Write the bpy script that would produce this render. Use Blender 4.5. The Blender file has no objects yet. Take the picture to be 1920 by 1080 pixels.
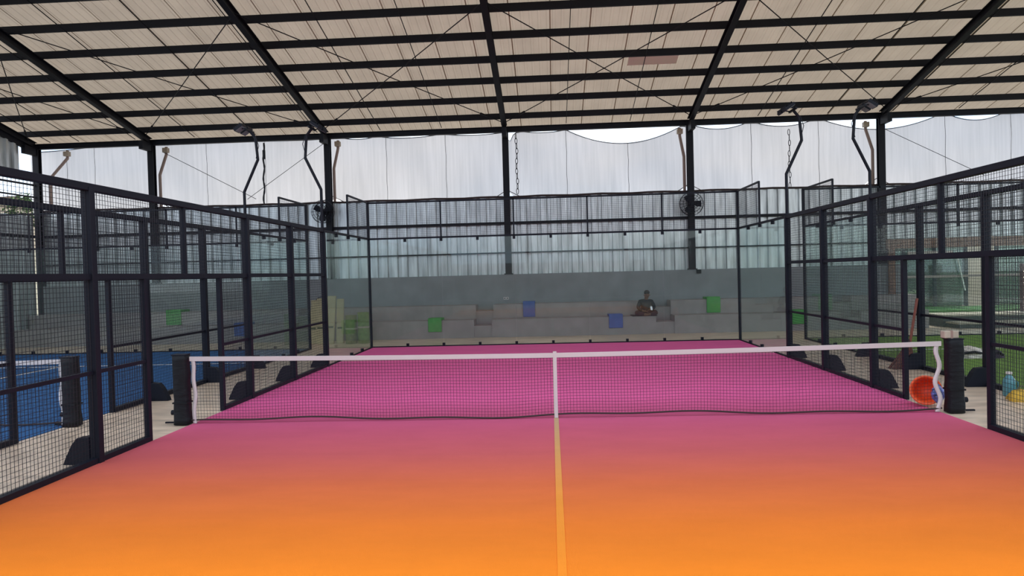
import bpy, math, random
from mathutils import Vector, Matrix
random.seed(7)
sc = bpy.context.scene
col = sc.collection
PI = math.pi

# ------------------------------------------------------------------ camera
CX, CY, CZ, YAW, PITCH, ROLL, F = -0.0256, -9.5165, 1.9438, 0.054418, -0.019756, -0.026443, 1345.82
def cam_axes():
    cy, sy, cp, sp = math.cos(YAW), math.sin(YAW), math.cos(PITCH), math.sin(PITCH)
    f = Vector((-sy*cp, cy*cp, sp)); r = Vector((cy, sy, 0)); u = r.cross(f)
    c, s = math.cos(ROLL), math.sin(ROLL)
    return c*r+s*u, -s*r+c*u, f
_r, _u, _f = cam_axes()
cd = bpy.data.cameras.new('camera'); cam = bpy.data.objects.new('camera', cd); col.objects.link(cam)
m = Matrix((_r, _u, -_f)).transposed().to_4x4(); m.translation = (CX, CY, CZ); cam.matrix_world = m
cd.sensor_width = 36; cd.lens = F/1920*36; cd.clip_start = 0.05; cd.clip_end = 400
sc.camera = cam

# ------------------------------------------------------------------ light
sc.view_settings.view_transform = 'Standard'; sc.view_settings.look = 'None'
sc.view_settings.exposure = 0.55; sc.view_settings.gamma = 1.0; sc.view_settings.use_curve_mapping = False
SKY = 1.55
w = bpy.data.worlds.new('sky'); sc.world = w; w.use_nodes = True
nt = w.node_tree; nt.nodes.clear()
def N(nt, t, **k):
    n = nt.nodes.new(t)
    for a, b in k.items(): setattr(n, a, b)
    return n
tc = N(nt, 'ShaderNodeTexCoord'); mp = N(nt, 'ShaderNodeMapping'); mp.inputs['Scale'].default_value = (1, 1, 2.6)
nz = N(nt, 'ShaderNodeTexNoise'); nz.inputs['Scale'].default_value = 2.6; nz.inputs['Detail'].default_value = 6
rp = N(nt, 'ShaderNodeValToRGB')
rp.color_ramp.elements[0].position = .40; rp.color_ramp.elements[0].color = (.50, .68, .92, 1)
rp.color_ramp.elements[1].position = .60; rp.color_ramp.elements[1].color = (1.05, 1.05, 1.06, 1)
bg = N(nt, 'ShaderNodeBackground'); bg.inputs['Strength'].default_value = SKY; ow = N(nt, 'ShaderNodeOutputWorld')
L = nt.links.new
L(tc.outputs['Generated'], mp.inputs['Vector']); L(mp.outputs[0], nz.inputs['Vector']); L(nz.outputs['Fac'], rp.inputs[0])
L(rp.outputs[0], bg.inputs['Color']); L(bg.outputs[0], ow.inputs['Surface'])
sd = bpy.data.lights.new('sun', 'SUN'); sd.energy = 2.0; sd.angle = math.radians(12); sd.color = (1, .95, .86)
sun = bpy.data.objects.new('sun', sd); col.objects.link(sun); sun.rotation_euler = (math.radians(-28), math.radians(22), 0)

# ------------------------------------------------------------------ materials
def s2l(c):
    return tuple((v/255/12.92 if v <= 10 else ((v/255+.055)/1.055)**2.4) for v in c)
def mat(name, rgb, rough=.6, metal=0., var=0., scale=8., bump=0., spec=.5, stretch=(1, 1, 1), emit=None):
    M = bpy.data.materials.new(name); M.use_nodes = True; t = M.node_tree; b = t.nodes['Principled BSDF']
    b.inputs['Roughness'].default_value = rough; b.inputs['Metallic'].default_value = metal
    b.inputs['Specular IOR Level'].default_value = spec
    c = tuple(rgb)+(1,)
    b.inputs['Base Color'].default_value = c
    if emit:
        b.inputs['Emission Color'].default_value = tuple(emit[:3])+(1,); b.inputs['Emission Strength'].default_value = emit[3]
    if var or bump:
        g = N(t, 'ShaderNodeNewGeometry'); mpp = N(t, 'ShaderNodeMapping'); mpp.inputs['Scale'].default_value = stretch
        n = N(t, 'ShaderNodeTexNoise'); n.inputs['Scale'].default_value = scale; n.inputs['Detail'].default_value = 5
        t.links.new(g.outputs['Position'], mpp.inputs['Vector']); t.links.new(mpp.outputs[0], n.inputs['Vector'])
        if var:
            r = N(t, 'ShaderNodeValToRGB'); r.color_ramp.elements[0].position = .3; r.color_ramp.elements[1].position = .7
            r.color_ramp.elements[0].color = tuple(v*(1-var) for v in rgb)+(1,); r.color_ramp.elements[1].color = tuple(min(1, v*(1+var)) for v in rgb)+(1,)
            t.links.new(n.outputs['Fac'], r.inputs[0]); t.links.new(r.outputs[0], b.inputs['Base Color'])
        if bump:
            bp = N(t, 'ShaderNodeBump'); bp.inputs['Strength'].default_value = bump; bp.inputs['Distance'].default_value = .02
            t.links.new(n.outputs['Fac'], bp.inputs['Height']); t.links.new(bp.outputs[0], b.inputs['Normal'])
    return M
def mat_sheer(name, dif, trl, mixt, transp, stripe=0):
    M = bpy.data.materials.new(name); M.use_nodes = True; t = M.node_tree; t.nodes.clear()
    d = N(t, 'ShaderNodeBsdfDiffuse'); d.inputs[0].default_value = tuple(dif)+(1,)
    r = N(t, 'ShaderNodeBsdfTranslucent'); r.inputs[0].default_value = tuple(trl)+(1,)
    mx = N(t, 'ShaderNodeMixShader'); mx.inputs[0].default_value = mixt
    t.links.new(d.outputs[0], mx.inputs[1]); t.links.new(r.outputs[0], mx.inputs[2])
    o = N(t, 'ShaderNodeOutputMaterial'); last = mx
    g = N(t, 'ShaderNodeNewGeometry'); mpp = N(t, 'ShaderNodeMapping'); mpp.inputs['Scale'].default_value = (6, .5, .25) if stripe == 1 else (1.0, .5, .6)
    n = N(t, 'ShaderNodeTexNoise'); n.inputs['Scale'].default_value = 2.; n.inputs['Detail'].default_value = 4
    t.links.new(g.outputs['Position'], mpp.inputs['Vector']); t.links.new(mpp.outputs[0], n.inputs['Vector'])
    for sh, c in ((d, dif), (r, trl)):
        rr = N(t, 'ShaderNodeValToRGB'); k = .93
        rr.color_ramp.elements[0].position = .3; rr.color_ramp.elements[1].position = .7
        rr.color_ramp.elements[0].color = tuple(v*k for v in c)+(1,); rr.color_ramp.elements[1].color = tuple(min(1, v*1.08) for v in c)+(1,)
        t.links.new(n.outputs['Fac'], rr.inputs[0]); t.links.new(rr.outputs[0], sh.inputs[0])
    if transp:
        tp = N(t, 'ShaderNodeBsdfTransparent'); m2 = N(t, 'ShaderNodeMixShader'); m2.inputs[0].default_value = transp
        t.links.new(mx.outputs[0], m2.inputs[1]); t.links.new(tp.outputs[0], m2.inputs[2]); last = m2
    t.links.new(last.outputs[0], o.inputs[0]); return M
def mat_glass(name, tint, haze=.04, refl=1.0):
    M = bpy.data.materials.new(name); M.use_nodes = True; t = M.node_tree; t.nodes.clear()
    tp = N(t, 'ShaderNodeBsdfTransparent'); tp.inputs[0].default_value = tuple(tint)+(1,)
    d = N(t, 'ShaderNodeBsdfDiffuse'); d.inputs[0].default_value = (.45, .55, .52, 1)
    gl = N(t, 'ShaderNodeBsdfGlossy'); gl.inputs['Roughness'].default_value = .02; gl.inputs[0].default_value = (.9, 1, .97, 1)
    fr = N(t, 'ShaderNodeFresnel'); fr.inputs[0].default_value = 1.5
    ml = N(t, 'ShaderNodeMath', operation='MULTIPLY'); ml.inputs[1].default_value = refl
    a = N(t, 'ShaderNodeMixShader'); a.inputs[0].default_value = haze; b = N(t, 'ShaderNodeMixShader'); o = N(t, 'ShaderNodeOutputMaterial')
    k = t.links.new
    k(tp.outputs[0], a.inputs[1]); k(d.outputs[0], a.inputs[2]); k(fr.outputs[0], ml.inputs[0]); k(ml.outputs[0], b.inputs[0])
    k(a.outputs[0], b.inputs[1]); k(gl.outputs[0], b.inputs[2]); k(b.outputs[0], o.inputs[0]); return M
def mat_turf(name, rgb, far=None, y0=0, y1=0):
    """artificial turf; when far is given its ramp paints an overlay glow into the colour along the court (world y)"""
    M = mat(name, rgb, rough=.95, spec=.1); t = M.node_tree; b = t.nodes['Principled BSDF']; k = t.links.new
    g = N(t, 'ShaderNodeNewGeometry')
    n = N(t, 'ShaderNodeTexNoise'); n.inputs['Scale'].default_value = 1.3; n.inputs['Detail'].default_value = 8; n.inputs['Roughness'].default_value = .65
    mpp = N(t, 'ShaderNodeMapping'); mpp.inputs['Scale'].default_value = (.7, 1.6, 1)
    k(g.outputs['Position'], mpp.inputs['Vector']); k(mpp.outputs[0], n.inputs['Vector'])
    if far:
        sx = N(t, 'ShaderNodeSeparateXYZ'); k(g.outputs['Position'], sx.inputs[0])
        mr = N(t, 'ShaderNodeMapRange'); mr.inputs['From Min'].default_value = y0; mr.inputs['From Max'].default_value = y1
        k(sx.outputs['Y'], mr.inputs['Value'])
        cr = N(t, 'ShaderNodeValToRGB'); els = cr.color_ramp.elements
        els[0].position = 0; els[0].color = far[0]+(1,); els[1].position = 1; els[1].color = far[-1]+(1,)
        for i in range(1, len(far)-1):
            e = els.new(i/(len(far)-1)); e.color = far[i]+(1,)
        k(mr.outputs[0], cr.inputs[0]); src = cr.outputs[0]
    else:
        rg = N(t, 'ShaderNodeRGB'); rg.outputs[0].default_value = tuple(rgb)+(1,); src = rg.outputs[0]
    mr2 = N(t, 'ShaderNodeMapRange'); mr2.inputs['From Min'].default_value = .3; mr2.inputs['From Max'].default_value = .7
    mr2.inputs['To Min'].default_value = .95; mr2.inputs['To Max'].default_value = 1.05
    k(n.outputs['Fac'], mr2.inputs['Value'])
    vm = N(t, 'ShaderNodeVectorMath', operation='SCALE'); k(src, vm.inputs[0]); k(mr2.outputs[0], vm.inputs['Scale'])
    k(vm.outputs[0], b.inputs['Base Color'])
    n2 = N(t, 'ShaderNodeTexNoise'); n2.inputs['Scale'].default_value = 220; bp = N(t, 'ShaderNodeBump'); bp.inputs['Strength'].default_value = .3; bp.inputs['Distance'].default_value = .01
    k(g.outputs['Position'], n2.inputs['Vector']); k(n2.outputs['Fac'], bp.inputs['Height']); k(bp.outputs[0], b.inputs['Normal'])
    return M

STEEL = mat('navy_black_steel', (.007, .009, .017), rough=.5, spec=.2)
FRAME = mat('roof_frame_steel', (.008, .009, .014), rough=.55, spec=.2)
WIRE = mat('wire', (.012, .014, .022), rough=.5, spec=.3)
ROOF = mat_sheer('roof_sheeting', (.42, .36, .29), (.27, .215, .162), .50, 0, 2)
NETM = mat_sheer('shade_cloth', (.52, .505, .50), (.50, .47, .47), .60, .08, 1)
CLAD = mat('zinc_cladding', (.56, .59, .60), rough=.36, metal=.55, var=.3, scale=2.4, stretch=(3, 1, .35))
CONC = mat('grey_render', (.23, .245, .26), rough=.85, var=.12, scale=1.5, bump=.1)
BENCH = mat('bench_concrete', (.30, .27, .27), rough=.85, var=.1, scale=2.)
PAVE = mat('beige_paving', (.64, .50, .38), rough=.33, var=.28, scale=1.6, stretch=(1, 3.2, 1), bump=.06)
GLASS = mat_glass('court_glass', (.93, .965, .955), .028, .4)
PINK = mat_turf('pink_turf_orange_glow', (.42, .07, .22), [(.84, .225, .014), (.76, .185, .025), (.64, .14, .055), (.55, .108, .115), (.55, .10, .17), (.60, .105, .25), (.76, .13, .35)], -5.2, 1.6)  # pink turf; orange overlay glow painted into its base colour towards the near end
BLUE = mat_turf('blue_turf', (.035, .11, .26))
GREEN = mat_turf('green_turf', (.15, .26, .06))
LINE = mat('white_line_yarn', (.75, .72, .68), rough=.9)
LINEO = mat_turf('line_yarn_orange_glow', (.8, .7, .5), [(.86, .245, .018), (.78, .27, .04), (.62, .31, .11), (.52, .34, .2), (.55, .46, .38)], -5.2, 1.6)  # line colour carries the same painted orange glow as the turf
WHITE = mat('white_tape', (.62, .57, .57), rough=.7)
PAD = mat('black_padding', (.006, .007, .010), rough=.6, spec=.25, bump=.5, scale=9, stretch=(1, 1, 2.5))
DARKBR = mat('dark_brown_edge', (.035, .022, .022), rough=.8)
PIPE = mat('brown_pvc', (.30, .22, .19), rough=.6)
GRNM = mat('green_vinyl', (.06, .30, .06), rough=.6, var=.1)
BLUM = mat('blue_vinyl', (.05, .11, .36), rough=.6, var=.1)
BEIGE = mat('beige_card', (.42, .36, .29), rough=.8, var=.1)
CREAM = mat('cream_foam', (.44, .38, .22), rough=.8, var=.15, scale=3)
OLIVE = mat('olive_canvas', (.10, .11, .06), rough=.9, var=.2)
ORANGE = mat('orange_plastic', (.95, .12, .03), rough=.45, var=.12, scale=6)
WOOD = mat('brown_wood', (.20, .10, .06), rough=.7, var=.25, scale=3, stretch=(.4, 3, 3))
BRIST = mat('brown_bristle', (.14, .06, .045), rough=.9, var=.3, scale=40)
YEL = mat('yellow_cloth', (.55, .34, .04), rough=.8, var=.2)
TEAL = mat('teal_plastic', (.08, .25, .30), rough=.3)
SKIN = mat('skin', (.16, .085, .055), rough=.6)
SHIRT = mat('black_shirt', (.010, .013, .018), rough=.85)
TROUS = mat('maroon_trousers', (.035, .012, .022), rough=.85)
HAIR = mat('black_hair', (.006, .006, .007), rough=.7)
MAROON = mat('maroon_board', (.07, .012, .015), rough=.6)
BULB = mat('lit_bulb', (1, .9, .8), emit=(1, .92, .8, 2.5))
CGLASS = mat_glass('cafe_glass', (.62, .78, .80), .10, 1.0)
HEDGE = mat('leaf_green', (.07, .13, .04), rough=.8, var=.5, scale=9)
STONE = mat('stone_step', (.42, .37, .29), rough=.8, var=.1)
RISER = mat('dark_riser', (.05, .055, .06), rough=.7)
LAMPG = mat('lamp_glass', (.25, .27, .30), rough=.2)
SOIL = mat('outside_ground', (.16, .15, .10), rough=.95, var=.3, scale=.6)
BARK = mat('bark', (.10, .07, .05), rough=.9, var=.3)
HOUSE = mat('cream_wall', (.66, .55, .42), rough=.9)

# ------------------------------------------------------------------ helpers
class MB:
    def __init__(s): s.v = []; s.f = []
    def add(s, vs, fs):
        o = len(s.v); s.v += [tuple(v) for v in vs]; s.f += [tuple(i+o for i in f) for f in fs]; return s
    def box(s, x0, x1, y0, y1, z0, z1):
        return s.add([(x0, y0, z0), (x1, y0, z0), (x1, y1, z0), (x0, y1, z0), (x0, y0, z1), (x1, y0, z1), (x1, y1, z1), (x0, y1, z1)],
                     [(0, 3, 2, 1), (4, 5, 6, 7), (0, 1, 5, 4), (1, 2, 6, 5), (2, 3, 7, 6), (3, 0, 4, 7)])
    def bar(s, a, b, w, h, up=(0, 0, 1)):
        a = Vector(a); b = Vector(b); d = (b-a).normalized(); u = Vector(up)
        if abs(d.dot(u)) > .99: u = Vector((0, 1, 0))
        x = d.cross(u).normalized()*w/2; y = x.cross(d).normalized()*h/2
        vs = [p+sx*x+sy*y for p in (a, b) for sx, sy in ((-1, -1), (1, -1), (1, 1), (-1, 1))]
        return s.add(vs, [(0, 1, 2, 3), (7, 6, 5, 4), (0, 4, 5, 1), (1, 5, 6, 2), (2, 6, 7, 3), (3, 7, 4, 0)])
    def ibeam(s, a, b, w, h, t=.02, up=(0, 0, 1)):
        a = Vector(a); b = Vector(b); d = (b-a).normalized(); x = d.cross(Vector(up)).normalized(); y = x.cross(d).normalized()
        s.bar(a+y*(h/2-t/2), b+y*(h/2-t/2), w, t, up); s.bar(a-y*(h/2-t/2), b-y*(h/2-t/2), w, t, up)
        return s.bar(a, b, t, h-2*t, up)
    def tube(s, pts, r, n=8, closed=False):
        pts = [Vector(p) for p in pts]; k = len(pts); rs = r if isinstance(r, (list, tuple)) else [r]*k
        o = len(s.v); ref = None
        for i, p in enumerate(pts):
            if closed: d = (pts[(i+1) % k]-pts[i-1])
            else: d = (pts[min(i+1, k-1)]-pts[max(i-1, 0)])
            d.normalize()
            if ref is None: ref = Vector((0, 0, 1)) if abs(d.z) < .9 else Vector((1, 0, 0))
            x = d.cross(ref).normalized(); y = x.cross(d).normalized(); ref = y if abs(d.dot(y)) < .9 else ref
            for j in range(n):
                a = 2*PI*j/n; s.v.append(tuple(p+rs[i]*(math.cos(a)*x+math.sin(a)*y)))
        for i in range(k if closed else k-1):
            a, b = o+i*n, o+((i+1) % k)*n
            for j in range(n): s.f.append((a+j, a+(j+1) % n, b+(j+1) % n, b+j))
        if not closed:
            s.f.append(tuple(o+j for j in range(n))[::-1]); s.f.append(tuple(o+(k-1)*n+j for j in range(n)))
        return s
    def lathe(s, c, prof, n=20, ax='z'):
        o = len(s.v)
        for r, h in prof:
            for j in range(n):
                a = 2*PI*j/n; q = (r*math.cos(a), r*math.sin(a), h)
                if ax == 'y': q = (q[0], q[2], q[1])
                if ax == 'x': q = (q[2], q[0], q[1])
                s.v.append((c[0]+q[0], c[1]+q[1], c[2]+q[2]))
        for i in range(len(prof)-1):
            a, b = o+i*n, o+(i+1)*n
            for j in range(n): s.f.append((a+j, a+(j+1) % n, b+(j+1) % n, b+j))
        return s
    def prism(s, poly, off):
        n = len(poly); off = Vector(off); a = [Vector(p) for p in poly]
        return s.add(a+[p+off for p in a], [tuple(range(n))[::-1], tuple(range(n, 2*n))]+[(i, (i+1) % n, n+(i+1) % n, n+i) for i in range(n)])
    def mesh(s, name):
        me = bpy.data.meshes.new(name); me.from_pydata(s.v, [], s.f); me.update(); return me
    def build(s, name, m, parent=None, smooth=False, bevel=0, **k):
        me = s.mesh(name); return place(me, name, m, parent, smooth, bevel, **k)
def place(me, name, m=None, parent=None, smooth=False, bevel=0, loc=(0, 0, 0), rot=None, label=None, kind=None):
    if m is not None and not me.materials: me.materials.append(m)
    o = bpy.data.objects.new(name, me); col.objects.link(o); o.location = loc
    if rot: o.rotation_euler = rot
    if parent is not None:
        o.parent = parent; o.matrix_parent_inverse = Matrix.Translation(-root_loc(parent))
    if smooth:
        for p in me.polygons: p.use_smooth = True
    if bevel:
        b = o.modifiers.new('bevel', 'BEVEL'); b.width = bevel; b.segments = 2; b.limit_method = 'ANGLE'
    if label: o['label'] = label
    if kind: o['kind'] = kind
    return o
def root_loc(p):
    v = Vector(p.location) if p.parent is None else (p.matrix_parent_inverse @ Vector(p.location)) + root_loc(p.parent)
    return v
def thing(name, label, cat, loc=(0, 0, 0), group=None, kind=None):
    o = bpy.data.objects.new(name, None); col.objects.link(o); o.location = loc; o.empty_display_size = .1
    return tag(o, label, cat, group, kind)
def tag(o, label=None, cat=None, group=None, kind=None):
    if label: o['label'] = label
    if cat: o['category'] = cat
    if group: o['group'] = group
    if kind: o['kind'] = kind
    return o
def struct(name, loc=(0, 0, 0), label=None):
    o = bpy.data.objects.new(name, None); col.objects.link(o); o.location = loc; o['kind'] = 'structure'
    if label: o['label'] = label
    return o

# ------------------------------------------------------------------ grounds
o = MB().box(-24, 24, -15, 15.5, -.12, 0).build('floor', PAVE); tag(o, 'glossy beige paved floor around and between the courts', kind='structure')
o = MB().box(-150, 150, -120, 160, -.4, -.13).build('ground', SOIL); tag(o, 'bare ground outside the hall', kind='structure')
def court(cx, m, lines, label, lm):
    t = struct('court_floor', (cx, 0, 0), label)
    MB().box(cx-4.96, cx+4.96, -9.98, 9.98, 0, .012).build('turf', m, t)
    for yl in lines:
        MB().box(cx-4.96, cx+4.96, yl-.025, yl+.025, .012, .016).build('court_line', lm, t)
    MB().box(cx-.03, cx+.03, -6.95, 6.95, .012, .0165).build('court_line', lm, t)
court(0, PINK, (6.95, -6.95), 'pink artificial turf with an orange overlay glow painted in towards the near end', LINEO)
court(-11.72, BLUE, (6.95, -6.95), 'blue artificial turf of the court on the left', LINE)
court(11.72, GREEN, (6.95, -6.95), 'green artificial turf of the court on the right', LINE)

# ------------------------------------------------------------------ roof and frame
SL = .222; EY = 13.9; EZ = 6.69
def rz(y, off=0): return EZ + SL*(EY-abs(y)) + off       # underside of the rafters' centre line
COLS = [-17.3, -13.3, -7.3, -1.4, 4.55, 10.55, 16.55, 22.5]
ceil = struct('ceiling', (0, 0, 7), 'pitched translucent sheet roof on black steel rafters and purlins')
def sheet_mesh(x0, sgn):
    b = MB(); xs = [(0, 0)]
    for i in range(5):
        a = i*.212+.02; xs += [(a+.05, 0), (a+.065, .014), (a+.115, .014), (a+.13, 0)]
    xs[-1] = (1.03, 0)
    vs = []
    for y in (14.7*sgn, 0):
        for x, h in xs: vs.append((x, y, rz(y)+.31+h))
    n = len(xs); b.add(vs, [(i, i+1, n+i+1, n+i) for i in range(n-1)]); return b.mesh('roof_sheet')
for sgn in (1, -1):
    me = sheet_mesh(0, sgn)
    for i in range(41 if sgn > 0 else 0):  # unseen half left without sheets so more sky light reaches the court
        o = place(me, 'roof_sheet', ROOF, ceil, loc=(-17.9+i*1.0, 0, .006*(i % 2)+random.uniform(0, .006)))
py = [13.46-1.165*i for i in range(12)]
for sgn in (1, -1):
    for i, y in enumerate(py):
        if y < .5: continue
        MB().box(-17.6, 22.7, sgn*y-.035, sgn*y+.035, rz(y)+.10, rz(y)+.28).build('purlin', FRAME, ceil)
for x in COLS:
    for sgn in (1, -1):
        MB().ibeam((x, sgn*13.9, rz(13.9)), (x, 0, rz(0)), .15, .20).build('rafter', FRAME, ceil)
    MB().box(x-.07, x+.07, 13.35, 13.95, 6.35, 6.62).build('knee_bracket', FRAME, ceil)
for sgn in (1, -1):
    MB().ibeam((-17.4, sgn*13.93, 6.645), (22.6, sgn*13.93, 6.645), .14, .18).build('eave_beam', FRAME, ceil)
MB().box(-18, 23, 14.62, 14.76, 6.74, 6.80).build('gutter', DARKBR, ceil)
# sag rods every two metres, below the purlins
SX = [-17.3+.55, -15.75, -13.8, -11.76, -9.7, -7.6, -5.5, -3.47, -1.5, .6, 2.65, 4.7, 6.7, 8.88, 10.9, 12.92, 14.99, 17, 19]
for x in SX:
    MB().bar((x, 13.9, rz(13.9, .09)), (x, .5, rz(.5, .09)), .018, .018).build('sag_rod', FRAME, ceil)
for i in range(len(COLS)-1):
    a, b = COLS[i], COLS[i+1]
    for s in (0, 1):
        p, q = (a, b) if s == 0 else (b, a)
        MB().tube([(p, 13.6, rz(13.6, .04)), ((p+q)/2, 10.35, rz(10.35, .02)), (q, 7.1, rz(7.1, .04))], .014, 5).build('brace_rod', FRAME, ceil)
        k = .1
        c = Vector((p+(q-p)*k, 13.6-6.5*k, rz(13.6-6.5*k, .04)))
        d = Vector((q-p, -6.5, 6.5*SL)).normalized()
        MB().tube([c-d*.14, c+d*.14], .03, 6).build('turnbuckle', FRAME, ceil)
MB().prism([(2.25, 10.12, rz(10.12)+.285), (2.25, 10.78, rz(10.78)+.285), (2.25, 10.78, rz(10.78)+.295), (2.25, 10.12, rz(10.12)+.295)], (1.35, 0, 0)).build('roof_patch', mat('patch_sheet', (.92, .84, .72), rough=.8), ceil)
# building columns
for x in COLS:
    t = struct('column', (x, 13.98, 1.9), 'black steel wall column')
    base = 1.93 if x > -17 and x < 11 else 0
    MB().ibeam((x, 13.98, base), (x, 13.98, 6.7), .20, .18, .025, up=(0, 1, 0)).build('shaft', FRAME, t)
    MB().box(x-.14, x+.14, 13.86, 14.1, base, base+.03).build('base_plate', FRAME, t)
for x in COLS[:]:
    t = struct('column', (x, -13.98, 0), 'black steel column behind the viewer')
    MB().ibeam((x, -13.98, 0), (x, -13.98, 6.7), .20, .18, .025, up=(0, 1, 0)).build('shaft', FRAME, t)

# ------------------------------------------------------------------ back wall
wb = struct('wall_back', (0, 14, 0), 'grey rendered wall with corrugated zinc cladding above')
MB().box(-17.3, 11.2, 13.9, 14.22, 0, 1.93).build('rendered_base', CONC, wb)
def clad_mesh(wd, z0, z1, name='cladding_panel'):
    b = MB(); xs = []
    for i in range(3):
        a = i*wd/3; xs += [(a, 0), (a+wd*.19, 0), (a+wd*.215, .085), (a+wd*.31, .085)]
    xs += [(wd, 0)]; n = len(xs)
    vs = [(x, d, z) for z in (z0, z1) for x, d in xs]
    b.add(vs, [(i, i+1, n+i+1, n+i) for i in range(n-1)]); return b.mesh(name)
me1 = clad_mesh(1.0, 1.9, 4.47); me2 = clad_mesh(1.0, 2.75, 4.47)
for i in range(40):
    x = -17.3+i
    place(me1 if x < 10.6 else me2, 'cladding_panel', CLAD, wb, loc=(x, 14.13+.004*(i % 2), 0))
GI = []
for z, h in ((3.61, .09), (2.64, .045)):
    MB().box(-17.3, 22.5, 14.03, 14.10, z-h/2, z+h/2).build('girt', FRAME, wb)
MB().tube([(-17.3+i*.5, 14.12, 4.48+.012*math.sin(i*1.7)) for i in range(80)], .035, 6).build('top_edge', DARKBR, wb)
MB().box(10.62, 22.5, 13.86, 14.05, 2.42, 2.72).build('header_board', WOOD, wb)
MB().box(10.66, 10.84, 13.76, 13.89, .985, 2.42).build('door_frame_post', WOOD, wb)
wf = struct('wall_front', (0, -14.3, 0), 'plain grey unseen wall added behind the viewer to even out glass reflections')  # unseen wall, added to calm the reflections in the court glass
MB().box(-17.3, 22.5, -14.4, -14.15, 0, 2.6).build('rendered_base', CONC, wf)
# left wall (only its last metres can be seen)
wl = struct('wall_left', (-17.4, 8, 0), 'corrugated zinc side wall with an open gap under the gable')
meL = clad_mesh(1.0, 0, 4.3)
for i in range(14):
    place(meL, 'cladding_panel', CLAD, wl, loc=(-17.42, 13.85-i, 0), rot=(0, 0, -PI/2))
meG = clad_mesh(1.0, 5.75, 6.95)
for i in range(8):
    place(meG, 'gable_panel', CLAD, wl, loc=(-17.42, 13.3-i, .11*i), rot=(0, 0, -PI/2))
MB().bar((-17.36, 13.9, 6.55), (-17.36, 6, 6.55+7.9*SL), .1, .22).build('gable_beam', FRAME, wl)
MB().bar((-17.36, 13.15, 5.68), (-17.36, 6, 5.68), .06, .18).build('timber_edge', BEIGE, wl)
MB().bar((-17.36, 13.9, 5.35), (-17.36, 6, 5.35), .05, .05).build('girt', FRAME, wl)
MB().bar((-17.36, 13.9, 4.95), (-17.36, 6, 4.95), .05, .05).build('girt', FRAME, wl)
MB().bar((-17.36, 13.9, 3.61), (-17.36, 0, 3.61), .05, .09).build('girt', FRAME, wl)

# shade netting above the steel wall
ATT = [(-18.1, 6.62, .02), (-15.75, 6.74, .02), (-13.8, 6.72, .01), (-11.76, 6.74, .01), (-9.7, 6.74, .01), (-7.05, 6.74, .04), (-5.85, 6.74, .08), (-3.6, 6.74, .09), (-1.45, 6.72, .07),
       (-1.15, 6.70, .30), (-.9, 6.73, .02), (.6, 6.73, .07), (4.45, 6.72, .52), (4.78, 6.74, .05), (6.7, 6.79, .20), (8.88, 6.81, .22), (12.92, 6.84, .46), (14.99, 6.86, .30), (17, 6.8, .2), (22.5, 6.8, .3)]
def net_top(x):
    for i in range(1, len(ATT)):
        x0, z0, _ = ATT[i-1]; x1, z1, sag = ATT[i]
        if x <= x1:
            t = max(0, (x-x0)/(x1-x0)); return z0+(z1-z0)*t-sag*4*t*(1-t)
    return 6.8
b = MB(); nx, nzz = 420, 14; vs = []
for i in range(nx+1):
    x = -18.1+40.4*i/nx; zt = net_top(x); zb = 4.42
    for c in COLS[1:6]:
        d = abs(x-c)
        if d < .35: zb = max(zb, 4.42+(.35-d)*.9)
    for j in range(nzz+1):
        t = j/nzz; z = zb+(zt-zb)*t
        y = 14.75+.03*math.sin(x*3.1+t*2)*(1-t*.5)+.05*math.sin(x*1.57)*math.sin(t*PI)+.015*math.sin(x*11+t*4)*(1-t)
        vs.append((x, y, z))
b.add(vs, [(i*(nzz+1)+j, (i+1)*(nzz+1)+j, (i+1)*(nzz+1)+j+1, i*(nzz+1)+j+1) for i in range(nx) for j in range(nzz)])
sn = thing('shade_net', 'long pale shade netting hung in scallops between roof and steel wall', 'netting', (0, 14.75, 4.42))
b.build('netting', NETM, sn, smooth=True)
MB().tube([(-18.1+40.4*i/nx, 14.74, net_top(-18.1+40.4*i/nx)) for i in range(nx+1)], .014, 5).build('top_cord', WIRE, sn)
for x in SX:
    if x < 21: MB().tube([(x+.01*math.sin(k*2.), 14.70, 4.5+(net_top(x)-4.5)*k/6) for k in range(7)], .007, 4).build('seam_cord', WIRE, sn)
for (xa, za, xb, zb) in ((-13.1, 6.4, -9.9, 4.7), (-7.5, 6.5, -10.2, 4.7), (10.7, 6.35, 13.9, 4.7)):
    MB().tube([(xa, 14.3, za), (xb, 14.3, zb)], .009, 4).build('guy_wire', WIRE, sn)
for c in COLS[1:6]:
    MB().tube([(c-.42, 14.3, 4.47), (c, 14.25, 4.72), (c+.42, 14.3, 4.5)], .013, 5).build('tie_loop', DARKBR, sn)

# downpipes
for i, (x, dx, lab) in enumerate(((-17.0, 1, 'brown crooked downpipe beside the corner column at the far left'), (-13.3, 1, 'brown crooked downpipe behind the first column from the left corner'),
                               (-7.3, 1, 'brown short downpipe behind the column with the left fan'), (4.55, -1, 'brown downpipe behind the column with the fan beside the seated person'),
                               (10.55, -1, 'brown downpipe with a grey gutter box behind the right column'))):
    t = thing('downpipe', lab, 'pipe', (x, 14.4, 4.45), group='downpipes along the back wall')
    off = .45 if i == 0 else (.16 if x > 0 else .1)
    xx = x+off*.5*dx
    MB().tube([(xx+.12*dx, 14.62, 6.62), (xx+.12*dx, 14.60, 6.35), (xx+.06*dx-(.35 if i == 0 else 0), 14.26, 5.62), (xx+.06*dx-(.35 if i == 0 else 0), 14.26, 4.3)], .05, 8).build('pipe', PIPE, t, smooth=True)
    MB().box(xx+.12*dx-.09, xx+.12*dx+.09, 14.5, 14.66, 6.42, 6.58).build('gutter_box', BEIGE, t, bevel=.008)

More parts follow.
